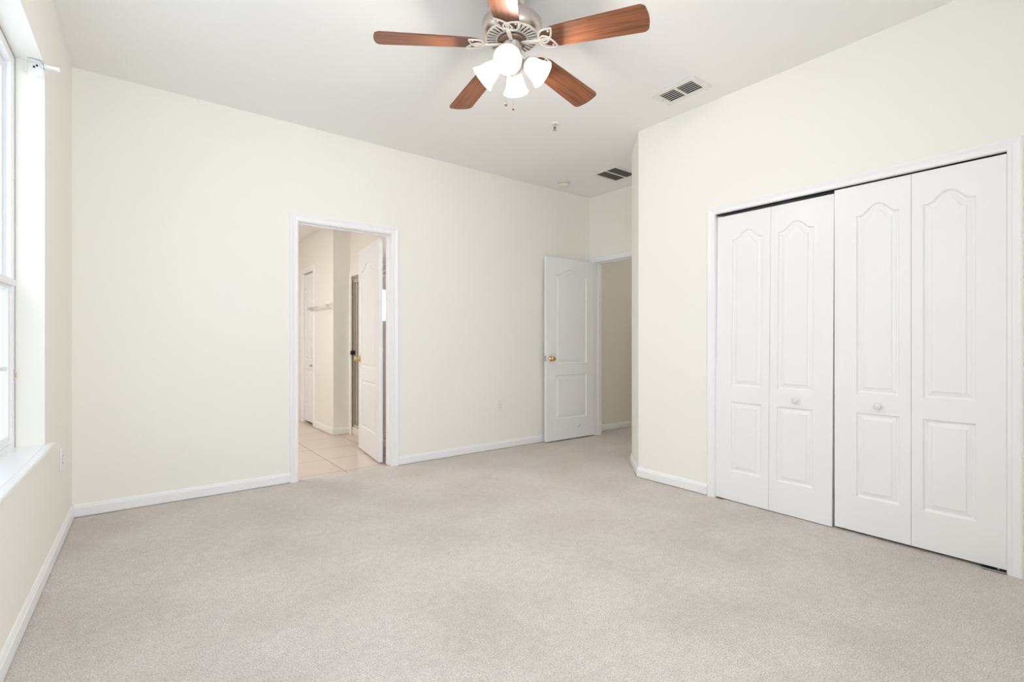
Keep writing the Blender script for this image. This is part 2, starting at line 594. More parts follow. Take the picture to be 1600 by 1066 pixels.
# ------------------------------------------------------------------ moulded panel doors
def arch_outline(x0, x1, z0, z1, rise, e, n=28, pw=1.0):
    """panel outline inset by e; the top is a bell curve between flat shoulders"""
    a, c = x0 + e, x1 - e
    m_ = (a + c) / 2
    hw = (c - a) / 2
    pts = [(a, z0 + e), (c, z0 + e)]
    if rise <= 0:
        return pts + [(c, z1 - e), (a, z1 - e)]
    for i in range(n + 1):
        x = c + (a - c) * i / n
        t = min(1.0, abs(x - m_) / (hw * 0.86))
        pts.append((x, z1 - e + rise * 0.5 * (1 + math.cos(PI * t ** pw))))
    return pts


PROF = [(0.0, 0.0), (0.003, 0.0062), (0.009, 0.0100), (0.016, 0.0102), (0.020, 0.0080), (0.035, 0.0050), (0.0375, 0.0015)]


def leaf_bm(w, h, t, panels, k=1.0, pw=1.12):
    bm = new()
    for side in (0, 1):
        def P(x, z, d):
            return Vector((x, d, z)) if side == 0 else Vector((x, t - d, z))
        loops = [[(0, 0), (w, 0), (w, h), (0, h)]]
        for p in panels:
            loops.append(arch_outline(*p, 0.0, pw=pw))
        vl = [[bm.verts.new(P(x, z, 0)) for x, z in lp] for lp in loops]
        flat = [v for l in vl for v in l]
        for tri in tessellate_polygon([[Vector((x, z, 0)) for x, z in lp] for lp in loops]):
            try:
                bm.faces.new([flat[i] for i in tri])
            except ValueError:
                pass
        for pi, p in enumerate(panels):
            prev = vl[pi + 1]
            for e, d in PROF[1:]:
                cur = [bm.verts.new(P(x, z, d * (1.35 if side == 0 else 0.4))) for x, z in arch_outline(*p, e * k, pw=pw)]
                for i in range(len(cur)):
                    j = (i + 1) % len(cur)
                    bm.faces.new((prev[i], prev[j], cur[j], cur[i]))
                prev = cur
            bm.faces.new(prev)
        if side == 0:
            o0 = vl[0]
        else:
            o1 = vl[0]
    for i in range(4):
        j = (i + 1) % 4
        bm.faces.new((o0[i], o0[j], o1[j], o1[i]))
    bmesh.ops.recalc_face_normals(bm, faces=bm.faces[:])
    return bm


def knob_round(bm, M, r=0.027, stand=0.058, rose=0.031):
    """passage knob along local -Y from the face at y=0"""
    K = M @ Matrix.Rotation(PI / 2, 4, 'X')
    lathe(bm, [(rose, 0), (rose, 0.004), (rose * 0.85, 0.009), (0.013, 0.011), (0.011, 0.026), (0.014, 0.030), (r * 0.85, 0.036),
               (r, 0.045), (r * 0.93, stand - 0.004), (r * 0.6, stand), (0, stand + 0.001)], 28, K)


# bathroom door, swung into the bathroom on its right-hand jamb
bd_w, bd_h = 0.785, 2.046
bd_dir = R(98.0)
# local: X from latch edge (0) to hinge edge (w); -Y is the room-side face
M1 = T(1.838, 4.315, 0.010) @ Matrix.Rotation(-R(97.5), 4, 'Z') @ Matrix.Translation((-bd_w, -0.035, 0))
door1 = thing('door_1', 'white two panel door standing open into the tiled bathroom', 'door', M1, 'structure')
obj('leaf', leaf_bm(bd_w, bd_h, 0.035, [(0.115, bd_w - 0.115, 0.845, 1.815, 0.075), (0.115, bd_w - 0.115, 0.235, 0.715, 0)], pw=1.35), DOOR, door1)
bm = new(); knob_round(bm, Matrix.Translation((0.062, 0, 0.925))); knob_round(bm, Matrix.Translation((0.062, 0.035, 0.925)) @ Matrix.Rotation(PI, 4, 'Z'))
bbox(bm, -0.0015, 0.001, 0.005, 0.030, 0.885, 0.965, 0.0005)
obj('door_knob', bm, BRASS, door1, 'polished brass knob')
for z in (0.22, 1.0, 1.80):
    bm = new()
    tube(bm, [(bd_w + 0.006, 0.030, z - 0.045), (bd_w + 0.006, 0.030, z + 0.045)], 0.006, 10)
    box(bm, bd_w - 0.001, bd_w + 0.002, 0.003, 0.030, z - 0.044, z + 0.044)
    obj('hinge', bm, TRIM, door1, 'white painted hinge')

# entry door, open flat against the back wall
ed_w = 0.748
ang = math.atan2(4.046 - 4.062, 4.362 - 3.614)
M2 = T(3.614, 4.062, 0.015, ang)
door2 = thing('door_2', 'white two panel door folded back against the back wall beside the hallway', 'door', M2, 'structure')
obj('leaf', leaf_bm(ed_w, 2.032, 0.035, [(0.140, ed_w - 0.132, 0.855, 1.845, 0.070), (0.140, ed_w - 0.132, 0.235, 0.725, 0)], pw=1.35), DOOR, door2)
bm = new(); knob_round(bm, Matrix.Translation((0.066, 0, 0.912))); knob_round(bm, Matrix.Translation((0.066, 0.035, 0.912)) @ Matrix.Rotation(PI, 4, 'Z'), stand=0.056)
obj('door_knob', bm, BRASS, door2, 'polished brass knob')
bm = new(); bbox(bm, -0.0015, 0.001, 0.006, 0.029, 0.880, 0.945, 0.0005); bbox(bm, -0.008, 0.0, 0.011, 0.024, 0.902, 0.923, 0.003)
obj('latch_plate', bm, STEEL, door2, 'worn metal latch plate')
for z in (0.2, 1.0, 1.80):
    bm = new()
    tube(bm, [(ed_w + 0.002, 0.040, z - 0.045), (ed_w + 0.002, 0.040, z + 0.045)], 0.006, 10)
    obj('hinge', bm, TRIM, door2)
bm = new()
tube(bm, [(0.475, -0.0006, 0.112), (0.495, -0.0006, 0.128), (0.512, -0.0006, 0.146), (0.522, -0.0006, 0.150)], 0.0035, 6, flat=1.0)
for v in bm.verts:
    v.co.y = -0.0008 + (v.co.y + 0.0006) * 0.15
obj('scuff_mark', bm, SCUFF, door2, 'grey scuff low on the door')

# closet bifold doors: two pairs of leaves
LW_ = 0.3685
PAN = [(0.078, LW_ - 0.078, 0.795, 1.815, 0.057), (0.078, LW_ - 0.078, 0.200, 0.685, 0)]


def bifold(name, M, label, knob_leaf, knob_x, fold, LW_):
    r = thing(name, label, 'closet door', M, 'structure')
    hh = 1.989
    # leaf one from local x=0, leaf two from its far edge, folded by a small angle
    for i in (0, 1):
        # wide stile on the outer edge, narrow stile at the folding joint
        xa, xb = ((0.112, LW_ - 0.052), (0.048, LW_ - 0.110))[i]
        bm = leaf_bm(LW_ - 0.002, hh, 0.030, [(xa, xb, 0.795, 1.815, 0.057), (xa, xb, 0.200, 0.685, 0)])
        if i == 0:
            Mi = Matrix.Rotation(-fold, 4, 'Z')
        else:
            e = Matrix.Rotation(-fold, 4, 'Z') @ Vector((LW_, 0, 0))
            Mi = Matrix.Translation(e) @ Matrix.Rotation(fold, 4, 'Z')
        tf(bm, Mi)
        lf = obj('leaf', bm, DOOR, r)
        if i == knob_leaf:
            kb = new()
            K = Mi @ Matrix.Translation((knob_x, 0, 0.732)) @ Matrix.Rotation(PI / 2, 4, 'X')
            lathe(kb, [(0.010, 0), (0.008, 0.006), (0.009, 0.011), (0.017, 0.018), (0.0185, 0.024), (0.016, 0.029), (0.008, 0.032), (0, 0.0325)], 24, K)
            obj('knob', kb, KNOBW, lf, 'small round white knob')
    return r


# viewed from the room: local X runs towards the viewer (-Y world), local -Y faces the room (-X world)
XD = 3.315
M3 = T(XD, CLO[1] + 0.001, 0.007, -PI / 2)
door3 = bifold('door_3', M3 @ Matrix.Rotation(R(0.17), 4, 'Y') @ Matrix.Rotation(R(-0.60), 4, 'X'), 'sagging white bifold closet pair farther from the viewer', 1, 0.166, R(0.0), 0.3715)
M4 = T(XD, CLO[1] - 0.7545, 0.016, -PI / 2)
door4 = bifold('door_4', M4, 'straight white bifold closet pair nearer the viewer', 0, 0.217, R(0.0), 0.3658)
bm = new(); bbox(bm, 0.640, 0.735, -0.022, 0.03, -0.012, -0.009, 0.001); tube(bm, [(0.70, 0.015, -0.012), (0.70, 0.015, 0.002)], 0.006, 10)
obj('pivot_bracket', bm, STEEL, door4, 'bare metal floor pivot')
bm = new(); bbox(bm, 0.010, 0.060, -0.020, 0.03, -0.009, -0.006, 0.001); tube(bm, [(0.03, 0.015, -0.009), (0.03, 0.015, 0.002)], 0.005, 10)
obj('pivot_bracket', bm, STEEL, door3)
bm = new(); tube(bm, [(0.70, 0.015, 1.985), (0.70, 0.015, 2.006)], 0.004, 8)
obj('guide_pin', bm, STEEL, door3)
bm = new(); box(bm, XD + 0.004, XD + 0.034, CLO[0] + 0.004, CLO[1] - 0.004, 2.011, 2.0155)
struct('trim_5', bm, DARK, 'dark track above the bifold closet doors', 'door track')

# bathroom linen door
M5 = T(XA + 0.012, 7.252, 0.03, -PI / 2)
door5 = thing('door_5', 'narrow white panelled linen door deep inside the bathroom', 'door', M5, 'structure')
w5 = 0.458
obj('leaf', leaf_bm(w5, 2.008, 0.033, [(0.055, 0.205, 0.845, 1.80, 0.05), (0.26, 0.41, 0.845, 1.80, 0.05), (0.055, 0.205, 0.22, 0.70, 0), (0.26, 0.41, 0.22, 0.70, 0)], 0.7), DOOR, door5)
bm = new(); lathe(bm, [(0.010, 0), (0.008, 0.008), (0.016, 0.018), (0.017, 0.026), (0.008, 0.031), (0, 0.032)], 20, Matrix.Translation((0.355, 0, 0.765)) @ Matrix.Rotation(PI / 2, 4, 'X'))
obj('knob', bm, STEEL, door5)

# ------------------------------------------------------------------ window in the left wall
u0, u1, z0, z1 = WIN
win = thing('window_1', 'tall white vinyl window in a deep reveal at far left', 'window', LWM, 'structure')
FD0, FD1 = -0.152, -0.100      # frame depth range
bm = new()
f = 0.045
bbox(bm, u0, u0 + f, FD0, FD1, z0, z1, 0.003)
bbox(bm, u1 - f, u1, FD0, FD1, z0, z1, 0.003)
bbox(bm, u0 + f, u1 - f, FD0, FD1, z1 - f, z1, 0.003)
bbox(bm, u0 + f, u1 - f, FD0, FD1, z0, z0 + 0.05, 0.003)
um = (u0 + u1) / 2
bbox(bm, um - 0.04, um + 0.04, FD0, FD1, z0 + 0.05, z1 - f, 0.003)
for a in (u0 + f, um + 0.04):
    c = um - 0.04 if a < um else u1 - f
    bbox(bm, a, a + 0.010, -0.118, -0.104, z0 + 0.05, z1 - f, 0.001)      # side track beads
    bbox(bm, c - 0.010, c, -0.118, -0.104, z0 + 0.05, z1 - f, 0.001)
obj('window_frame', bm, VINYL, win)
ZM = 1.36
for a, c in ((u0 + f + 0.002, um - 0.042), (um + 0.042, u1 - f - 0.002)):
    for k, (lo, hi, yo, mz) in enumerate(((z0 + 0.052, ZM + 0.02, -0.117, (0.99,)), (ZM - 0.02, z1 - f - 0.002, -0.139, (1.70, 2.02)))):
        bm = new()
        s = 0.040
        yi, yb = yo + 0.0105, yo - 0.0105
        bbox(bm, a, a + s, yb, yi, lo, hi, 0.003)
        bbox(bm, c - s, c, yb, yi, lo, hi, 0.003)
        bbox(bm, a + s, c - s, yb, yi, lo, lo + s, 0.003)
        bbox(bm, a + s, c - s, yb, yi, hi - s, hi, 0.003)
        if k == 0:
            bbox(bm, a + 0.01, c - 0.01, yi, yi + 0.018, hi - 0.024, hi + 0.004, 0.003)   # meeting rail lip
        sash = obj('sash', bm, VINYL, win)
        bm = new()
        for z in mz:
            bbox(bm, a + s, c - s, yo - 0.006, yo + 0.006, z - 0.009, z + 0.009, 0.002)
        for q in (1, 2):
            x = a + s + (c - a - 2 * s) * q / 3
            bbox(bm, x - 0.009, x + 0.009, yo - 0.006, yo + 0.006, lo + s, hi - s, 0.002)
        obj('muntin', bm, VINYL, sash)
        bm = new(); box(bm, a + s - 0.004, c - s + 0.004, yo - 0.010, yo - 0.007, lo + s - 0.004, hi - s + 0.004)
        obj('pane', bm, PANE, sash)
        if k == 0:
            bm = new(); box(bm, a + s - 0.004, c - s + 0.004, yo - 0.031, yo - 0.0295, lo + 0.01, hi - 0.002); obj('insect_screen', bm, SCREEN, sash, 'grey insect screen')
bm = new(); bbox(bm, u0 + 0.006, u0 + 0.018, FD1 - 0.001, FD1 + 0.003, 0.930, 0.980, 0.001); bbox(bm, u0 + 0.008, u0 + 0.015, FD1 + 0.002, FD1 + 0.006, 0.945, 0.966, 0.001)
gk = new()
box(gk, u0, u0 + 0.005, FD1 - 0.001, FD1 + 0.002, z0 + 0.026, z1); box(gk, u0, u1, FD1 - 0.001, FD1 + 0.002, z1 - 0.005, z1)
obj('sealant_joint', gk, JOINT, win, 'grey sealant line around the frame')
obj('latch', bm, TAN, win, 'tan latch on the window jamb')
bm = new(); bbox(bm, u0 + 0.024, u0 + 0.033, FD1 - 0.002, FD1 + 0.003, 1.835, 1.845, 0.001); bbox(bm, u0 + 0.024, u0 + 0.033, FD1 - 0.002, FD1 + 0.003, 1.875, 1.885, 0.001)
obj('screw_cap', bm, PLATE, win)
# sill board with rounded nose and end horn
bm = new()
bbox(bm, u0 + 0.001, u1 - 0.001, FD1 - 0.002, 0.002, 0.601, 0.626, 0.003)
bbox(bm, u0 - 0.058, u1 + 0.058, 0.0, 0.030, 0.608, 0.626, 0.005, 3)
obj('window_sill', bm, SILL, win, 'glossy white sill board')

# small shower window with a closed slatted blind
win3 = thing('window_3', 'small bright window with a white slatted blind inside the shower', 'window', T(SW[0], 6.15, SW[2]), 'structure')
sw, shh = SW[1] - SW[0], SW[3] - SW[2]
bm = new()
bbox(bm, 0, 0.03, -0.03, 0.03, 0, shh, 0.003); bbox(bm, sw - 0.03, sw, -0.03, 0.03, 0, shh, 0.003)
bbox(bm, 0.03, sw - 0.03, -0.03, 0.03, 0, 0.03, 0.003); bbox(bm, 0.03, sw - 0.03, -0.03, 0.03, shh - 0.03, shh, 0.003)
obj('window_frame', bm, VINYL, win3)
bm = new(); box(bm, 0.026, sw - 0.026, 0.008, 0.012, 0.026, shh - 0.026); obj('pane', bm, PANE2, win3)
bm = new()
for k in range(15):
    box(bm, 0.034, sw - 0.034, -0.011, 0.011, -0.0008, 0.0008, Matrix.Translation((0, -0.014, 0.045 + k * 0.0262)) @ Matrix.Rotation(R(20), 4, 'X'))
obj('blind', bm, VINYL, win3, 'white slatted blind')

# plain unseen window, added behind the viewer to even out the daylight
win2 = thing('added_window_2', 'white vinyl window added behind the viewer as fill light', 'window', T(RW[0], YR - 0.10, RW[2]), 'structure')
ww, wh = RW[1] - RW[0], RW[3] - RW[2]
bm = new()
bbox(bm, 0, 0.05, -0.05, 0.02, 0, wh, 0.003); bbox(bm, ww - 0.05, ww, -0.05, 0.02, 0, wh, 0.003)
bbox(bm, 0.05, ww - 0.05, -0.05, 0.02, 0, 0.05, 0.003); bbox(bm, 0.05, ww - 0.05, -0.05, 0.02, wh - 0.05, wh, 0.003)
bbox(bm, ww / 2 - 0.03, ww / 2 + 0.03, -0.05, 0.02, 0.05, wh - 0.05, 0.003)
bbox(bm, 0.05, ww / 2 - 0.03, -0.04, 0.01, wh / 2 - 0.02, wh / 2 + 0.02, 0.003); bbox(bm, ww / 2 + 0.03, ww - 0.05, -0.04, 0.01, wh / 2 - 0.02, wh / 2 + 0.02, 0.003)
obj('window_frame', bm, VINYL, win2)
bm = new(); box(bm, 0.045, ww - 0.045, -0.022, -0.018, 0.045, wh - 0.045); obj('pane', bm, PANE2, win2)
bm = new(); bbox(bm, -0.05, ww + 0.05, 0.10, 0.135, -0.002, 0.024, 0.004); bbox(bm, 0.001, ww - 0.001, 0.02, 0.10, -0.002, 0.024, 0.002); obj('window_sill', bm, SILL, win2)

# blind mounting bracket left in the top corner of the reveal
BRM = LWM @ Matrix.Translation((u0, -0.032, 2.366))
br_ = thing('blind_bracket', 'white leftover blind bracket in the top corner of the window reveal', 'bracket', BRM)
bm = new()
bbox(bm, 0.0, 0.004, -0.030, 0.030, -0.030, 0.033, 0.001)
bbox(bm, 0.004, 0.040, -0.030, 0.030, 0.029, 0.033, 0.001)
bbox(bm, 0.004, 0.034, -0.030, -0.027, -0.026, 0.029, 0.001)
bbox(bm, 0.004, 0.030, 0.010, 0.030, -0.034, -0.028, 0.001)
obj('bracket_plate', bm, PLASTIC, br_)
for y, z in ((-0.004, 0.012), (0.006, 0.021)):
    bm = new()
    lathe(bm, [(0.0042, 0.0), (0.0042, 0.0045), (0, 0.0046)], 12, Matrix.Translation((0.0035, y, z)) @ Matrix.Rotation(PI / 2, 4, 'Y'))
    obj('screw', bm, BLACK, br_)  # black discs stand in for the dark of empty screw holes
bm = new(); bbox(bm, 0.006, 0.030, 0.020, 0.088, 0.012, 0.027, 0.004, 2)
obj('clip_arm', bm, PLASTIC, br_)
bm = new(); tube(bm, [(0.036, -0.026, 0.031), (0.042, -0.006, 0.033), (0.042, 0.020, 0.030), (0.040, 0.033, 0.016), (0.036, 0.034, -0.004)], 0.0022, 6)
obj('spring_clip', bm, STEEL, br_, 'grey metal spring clip')


# ------------------------------------------------------------------ outlets and switch
def outlet(name, M, label, cat, toggle=False, group=None):
    """plate centred at local origin, facing local -Y"""
    o = thing(name, label, cat, M, None, group)
    bm = new(); bbox(bm, -0.036, 0.036, -0.006, 0.0, -0.058, 0.058, 0.0025, 3)
    obj('cover_plate', bm, PLATE, o)
    if toggle:
        bm = new(); bbox(bm, -0.016, 0.016, -0.010, -0.005, -0.033, 0.033, 0.002); obj('rocker', bm, PLASTIC, o)
        return o
    for s in (-1, 1):
        bm = new()
        lathe(bm, [(0.0165, 0), (0.0165, 0.0015), (0.015, 0.002), (0, 0.002)], 24, Matrix.Translation((0, -0.006, s * 0.0195)) @ Matrix.Rotation(PI / 2, 4, 'X'))
        r = obj('receptacle', bm, PLASTIC, o)
        bm = new()
        box(bm, -0.0075, -0.0055, -0.0086, -0.0078, s * 0.0195 - 0.002, s * 0.0195 + 0.006)
        box(bm, 0.0055, 0.0075, -0.0086, -0.0078, s * 0.0195 - 0.002, s * 0.0195 + 0.005)
        box(bm, -0.002, 0.002, -0.0086, -0.0078, s * 0.0195 - 0.010, s * 0.0195 - 0.006)
        obj('slot', bm, BLACK, r)
    bm = new(); lathe(bm, [(0.003, 0), (0.003, 0.001), (0, 0.0012)], 10, Matrix.Translation((0, -0.006, 0)) @ Matrix.Rotation(PI / 2, 4, 'X'))
    obj('screw', bm, STEEL, o)
    return o


outlet('wall_outlet', T(3.052, YB, 0.446), 'white outlet low on the back wall right of the bathroom doorway', 'outlet')
outlet('wall_outlet', LWM @ Matrix.Translation((0.475, 0, 0.458)) @ Matrix.Rotation(PI, 4, 'Z'), 'white outlet below the window sill near the left corner', 'outlet')
outlet('light_switch', T(5.222, 4.20, 1.475), 'white light switch on the shaded hallway wall', 'light switch', True)


# ------------------------------------------------------------------ ceiling fixtures
def vent_supply():
    x0, x1, y0, y1 = 2.895, 3.118, 1.822, 2.158
    cx, cy = (x0 + x1) / 2, (y0 + y1) / 2
    o = thing('ceiling_vent', 'white louvred supply vent on the ceiling near the closet wall', 'vent', T(cx, cy, H))
    a, c = (x1 - x0) / 2, (y1 - y0) / 2
    ia, ic = a - 0.040, c - 0.042
    bm = new()
    for s in (-1, 1):
        bbox(bm, s * (a + ia) / 2 - (a - ia) / 2, s * (a + ia) / 2 + (a - ia) / 2, -c, c, -0.008, 0.0, 0.003)
        bbox(bm, -ia - 0.002, ia + 0.002, s * (c + ic) / 2 - (c - ic) / 2, s * (c + ic) / 2 + (c - ic) / 2, -0.008, 0.0, 0.003)
    bbox(bm, -ia, ia, -0.008, 0.008, -0.008, -0.001, 0.002)
    obj('frame', bm, SLAT, o)
    bm = new(); box(bm, -ia - 0.001, ia + 0.001, -ic - 0.001, ic + 0.001, -0.0015, -0.0003)  # flat sheet, no hollow: the duct's shade is in its colour
    obj('duct_shade', bm, DARK, o, 'dark sheet for the shade behind the louvres')
    n = 6
    for y_0, y_1 in ((-ic, -0.008), (0.008, ic)):
        for k in range(n):
            x = -ia + (k + 0.5) * 2 * ia / n
            bm = new()
            box(bm, -0.0042, 0.0042, y_0, y_1, -0.0007, 0.0007, Matrix.Translation((x + 0.004, 0, -0.0058)) @ Matrix.Rotation(R(-14), 4, 'Y'))
            obj('louvre', bm, SLAT, o)
    bm = new(); bbox(bm, -0.010 - 0.004, -0.010 + 0.004, c - 0.040, c - 0.034, -0.026, -0.007, 0.001)
    obj('damper_lever', bm, SLAT, o)
    bm = new()
    bm.free()
    for s in (-1, 1):
        bm = new(); lathe(bm, [(0.004, 0), (0.003, -0.0015), (0, -0.002)], 10, Matrix.Translation((0, s * (c - 0.020), -0.008)))
        obj('screw', bm, STEEL, o)


vent_supply()


def vent_return():
    x0, x1, y0, y1 = 3.775, 4.135, 3.225, 3.530
    cx, cy = (x0 + x1) / 2, (y0 + y1) / 2
    o = thing('return_grille', 'dark square return air grille on the ceiling by the hallway', 'vent', T(cx, cy, H))
    a, c = (x1 - x0) / 2, (y1 - y0) / 2
    w = 0.026
    bm = new()
    for s in (-1, 1):
        bbox(bm, s * (a - w / 2) - w / 2, s * (a - w / 2) + w / 2, -c, c, -0.007, 0.0, 0.002)
        bbox(bm, -a + w, a - w, s * (c - w / 2) - w / 2, s * (c - w / 2) + w / 2, -0.007, 0.0, 0.002)
    bbox(bm, -a + w, a - w, -0.009, 0.009, -0.006, -0.001, 0.001)
    obj('frame', bm, SLAT, o)
    bm = new(); box(bm, -a + w, a - w, -c + w, c - w, -0.0012, -0.0003)  # near-black sheet paints the shade inside the return duct
    obj('duct_shade', bm, DARK, o, 'dark sheet for the shade behind the grille')
    bm = new()
    for y_0, y_1 in ((-c + w, -0.009), (0.009, c - w)):
        n = 22
        for k in range(n):
            x = -a + w + (k + 0.5) * (2 * (a - w)) / n
            box(bm, -0.0030, 0.0030, y_0, y_1, -0.0004, 0.0004, Matrix.Translation((x, 0, -0.0035)) @ Matrix.Rotation(R(35), 4, 'Y'))
    obj('grille_fins', bm, GRILLE, o)


vent_return()

# fire sprinkler head
sp = thing('sprinkler_head', 'small metal fire sprinkler hanging from the ceiling behind the fan', 'sprinkler', T(2.664, 2.895, H))
bm = new(); lathe(bm, [(0.036, 0), (0.035, -0.004), (0.025, -0.008), (0.014, -0.009), (0, -0.009)], 28); obj('escutcheon', bm, PLASTIC, sp)
bm = new(); lathe(bm, [(0.009, -0.008), (0.009, -0.018), (0.006, -0.020), (0.006, -0.026), (0, -0.026)], 18)
for s in (-1, 1):
    tube(bm, [(s * 0.008, 0, -0.024), (s * 0.013, 0, -0.034), (s * 0.009, 0, -0.046), (0, 0, -0.051)], 0.0022, 6)
obj('sprinkler_body', bm, STEEL, sp)
bm = new(); tube(bm, [(0, 0, -0.026), (0, 0, -0.049)], 0.0045, 10); obj('glass_bulb', bm, BLACK, sp)
bm = new(); lathe(bm, [(0.0, -0.050), (0.015, -0.050), (0.015, -0.053), (0, -0.053)], 18); obj('deflector', bm, STEEL, sp)

# smoke detector
sd = thing('smoke_detector', 'round white smoke detector on the ceiling above the entry door', 'smoke detector', T(3.725, 3.905, H))
bm = new(); lathe(bm, [(0.066, 0), (0.066, -0.009), (0.058, -0.012), (0.054, -0.014), (0, -0.014)], 40); obj('mounting_base', bm, IVORY, sd)
bm = new(); lathe(bm, [(0.046, -0.013), (0.052, -0.018), (0.061, -0.020), (0.062, -0.030), (0.057, -0.040), (0.040, -0.046), (0.0, -0.047)], 40); obj('cover', bm, IVORY, sd)

# ------------------------------------------------------------------ ceiling fan
FX, FY = 1.508, 1.951
fan = thing('ceiling_fan', 'brushed nickel ceiling fan with five cherry blades and four lit shades', 'ceiling fan', T(FX, FY, H))


def Z(z):
    return z - H


bm = new(); lathe(bm, [(0.067, 0), (0.067, -0.020), (0.060, -0.040), (0.042, -0.055), (0.020, -0.060), (0, -0.060)], 40); obj('canopy', bm, NICKEL, fan)
bm = new(); lathe(bm, [(0.014, -0.058), (0.014, Z(2.70))], 20); obj('downrod', bm, NICKEL, fan)
bm = new(); lathe(bm, [(0.018, Z(2.725)), (0.045, Z(2.718)), (0.110, Z(2.704)), (0.141, Z(2.694)), (0.149, Z(2.684)), (0.150, Z(2.640)), (0.146, Z(2.628)), (0.134, Z(2.617)), (0.128, Z(2.613))], 56, cap=True)
obj('motor_housing', bm, NICKEL, fan)
bm = new(); lathe(bm, [(0.127, Z(2.616)), (0.072, Z(2.610)), (0.072, Z(2.625)), (0.12, Z(2.630))], 48); obj('motor_core', bm, DARK, fan, 'dark motor behind the vent slots')
bm = new()
lathe(bm, [(0.134, Z(2.6155)), (0.129, Z(2.611)), (0.124, Z(2.6095)), (0.124, Z(2.6125)), (0.134, Z(2.6155))], 56, cap=False)
lathe(bm, [(0.080, Z(2.606)), (0.066, Z(2.603)), (0.066, Z(2.610)), (0.080, Z(2.609)), (0.080, Z(2.606))], 48, cap=False)
NS = 32
for k in range(NS):
    a = 2 * PI * k / NS
    bx_ = Matrix.Rotation(a, 4, 'Z')
    vs_ = box(bm, 0.077, 0.127, -1, 1, Z(2.6065), Z(2.6095))
    for v in vs_:
        v.co.y *= 0.0040 if v.co.x < 0.1 else 0.0066
        v.co = bx_ @ (v.co + Vector((0, 0, 0.001)))
obj('vent_ring', bm, NICKEL2, fan, 'slotted ring under the motor')
bm = new(); lathe(bm, [(0.070, Z(2.604)), (0.072, Z(2.596)), (0.066, Z(2.588)), (0.052, Z(2.584)), (0.0, Z(2.584))], 40); obj('flywheel', bm, BRONZE, fan, 'darker bronze hub ring')
bm = new(); lathe(bm, [(0.049, Z(2.586)), (0.050, Z(2.580)), (0.048, Z(2.574)), (0.048, Z(2.515)), (0.054, Z(2.508)), (0.058, Z(2.495)), (0.056, Z(2.470)), (0.040, Z(2.452)), (0.018, Z(2.444)), (0.010, Z(2.432)), (0.0, Z(2.428))], 40)
obj('switch_housing', bm, NICKEL, fan)


def blade_mesh():
    """outline in local XY (X outwards), thin board, rounded tip corners, root narrowing under the bracket"""
    bm = new()
    L1 = 0.662
    w1, rc = 0.076, 0.030
    root = [(0.150, 0.012), (0.158, 0.026), (0.172, 0.040), (0.190, 0.051), (0.212, 0.058), (0.245, 0.062), (0.34, 0.066)]
    pts = [(x, -y) for x, y in root]
    for i in range(9):
        t = i / 8 * PI / 2
        pts.append((L1 - rc + rc * math.sin(t), -(w1 - rc) - rc * math.cos(t)))
    for i in range(1, 8):
        y = -(w1 - rc) + 2 * (w1 - rc) * i / 8
        pts.append((L1 + 0.006 * (1 - (y / (w1 - rc)) ** 2), y))
    for i in range(9):
        t = i / 8 * PI / 2
        pts.append((L1 - rc + rc * math.cos(t), (w1 - rc) + rc * math.sin(t)))
    pts += [(x, y) for x, y in root[::-1]]
    lo = [bm.verts.new((x, y, -0.003)) for x, y in pts]
    hi = [bm.verts.new((x, y, 0.003)) for x, y in pts]
    bm.faces.new(lo[::-1]); bm.faces.new(hi)
    for i in range(len(pts)):
        j = (i + 1) % len(pts)
        bm.faces.new((lo[i], lo[j], hi[j], hi[i]))
    return bm


def petal(cx, cy, a, ln, wd, n=26):
    """closed leaf-shaped loop starting at (cx,cy) pointing along angle a"""
    out = []
    for i in range(n):
        t = i / n
        s = t * 2 if t < 0.5 else (1 - t) * 2
        side = 1 if t < 0.5 else -1
        x = ln * s
        y = side * wd * math.sin(PI * s ** 0.85)
        out.append((cx + x * math.cos(a) - y * math.sin(a), cy + x * math.sin(a) + y * math.cos(a)))
    return out


def iron_mesh():
    """blade iron: strap from the hub, then a three-loop openwork bracket flat under the blade"""
    bm = new()
    tube(bm, [(0.050, 0, -0.001), (0.075, 0, -0.004), (0.100, 0, -0.0065), (0.130, 0, -0.0075), (0.158, 0, -0.0075)], 0.0115, 10, flat=0.5)
    zt = -0.0075
    for pl in (petal(0.146, 0.0, R(36), 0.096, 0.029), petal(0.146, 0.0, R(-36), 0.096, 0.029), petal(0.144, 0, 0, 0.060, 0.021)):
        tube(bm, [(x, y, zt) for x, y in pl], 0.0054, 8, closed=True, flat=0.75)
    for sg in (-1, 1):
        lathe(bm, [(0.006, -0.003), (0.006, -0.009), (0.003, -0.011), (0, -0.011)], 12, Matrix.Translation((0.205, sg * 0.043, 0)))
    return bm


BZ = Z(2.586)
PITCH = R(-12)
for k in range(5):
    a = R(-24.7 - 37.69 + 72 * k)
    Mb = Matrix.Rotation(a, 4, 'Z') @ Matrix.Translation((0, 0, BZ)) @ Matrix.Rotation(R(4.0), 4, 'Y') @ Matrix.Rotation(PITCH, 4, 'X')
    bl = obj('blade', blade_mesh(), WOOD, fan)
    bl.matrix_local = Mb
    ib = iron_mesh()
    ir = obj('blade_bracket', ib, NICKEL2, bl, 'pale openwork metal bracket')

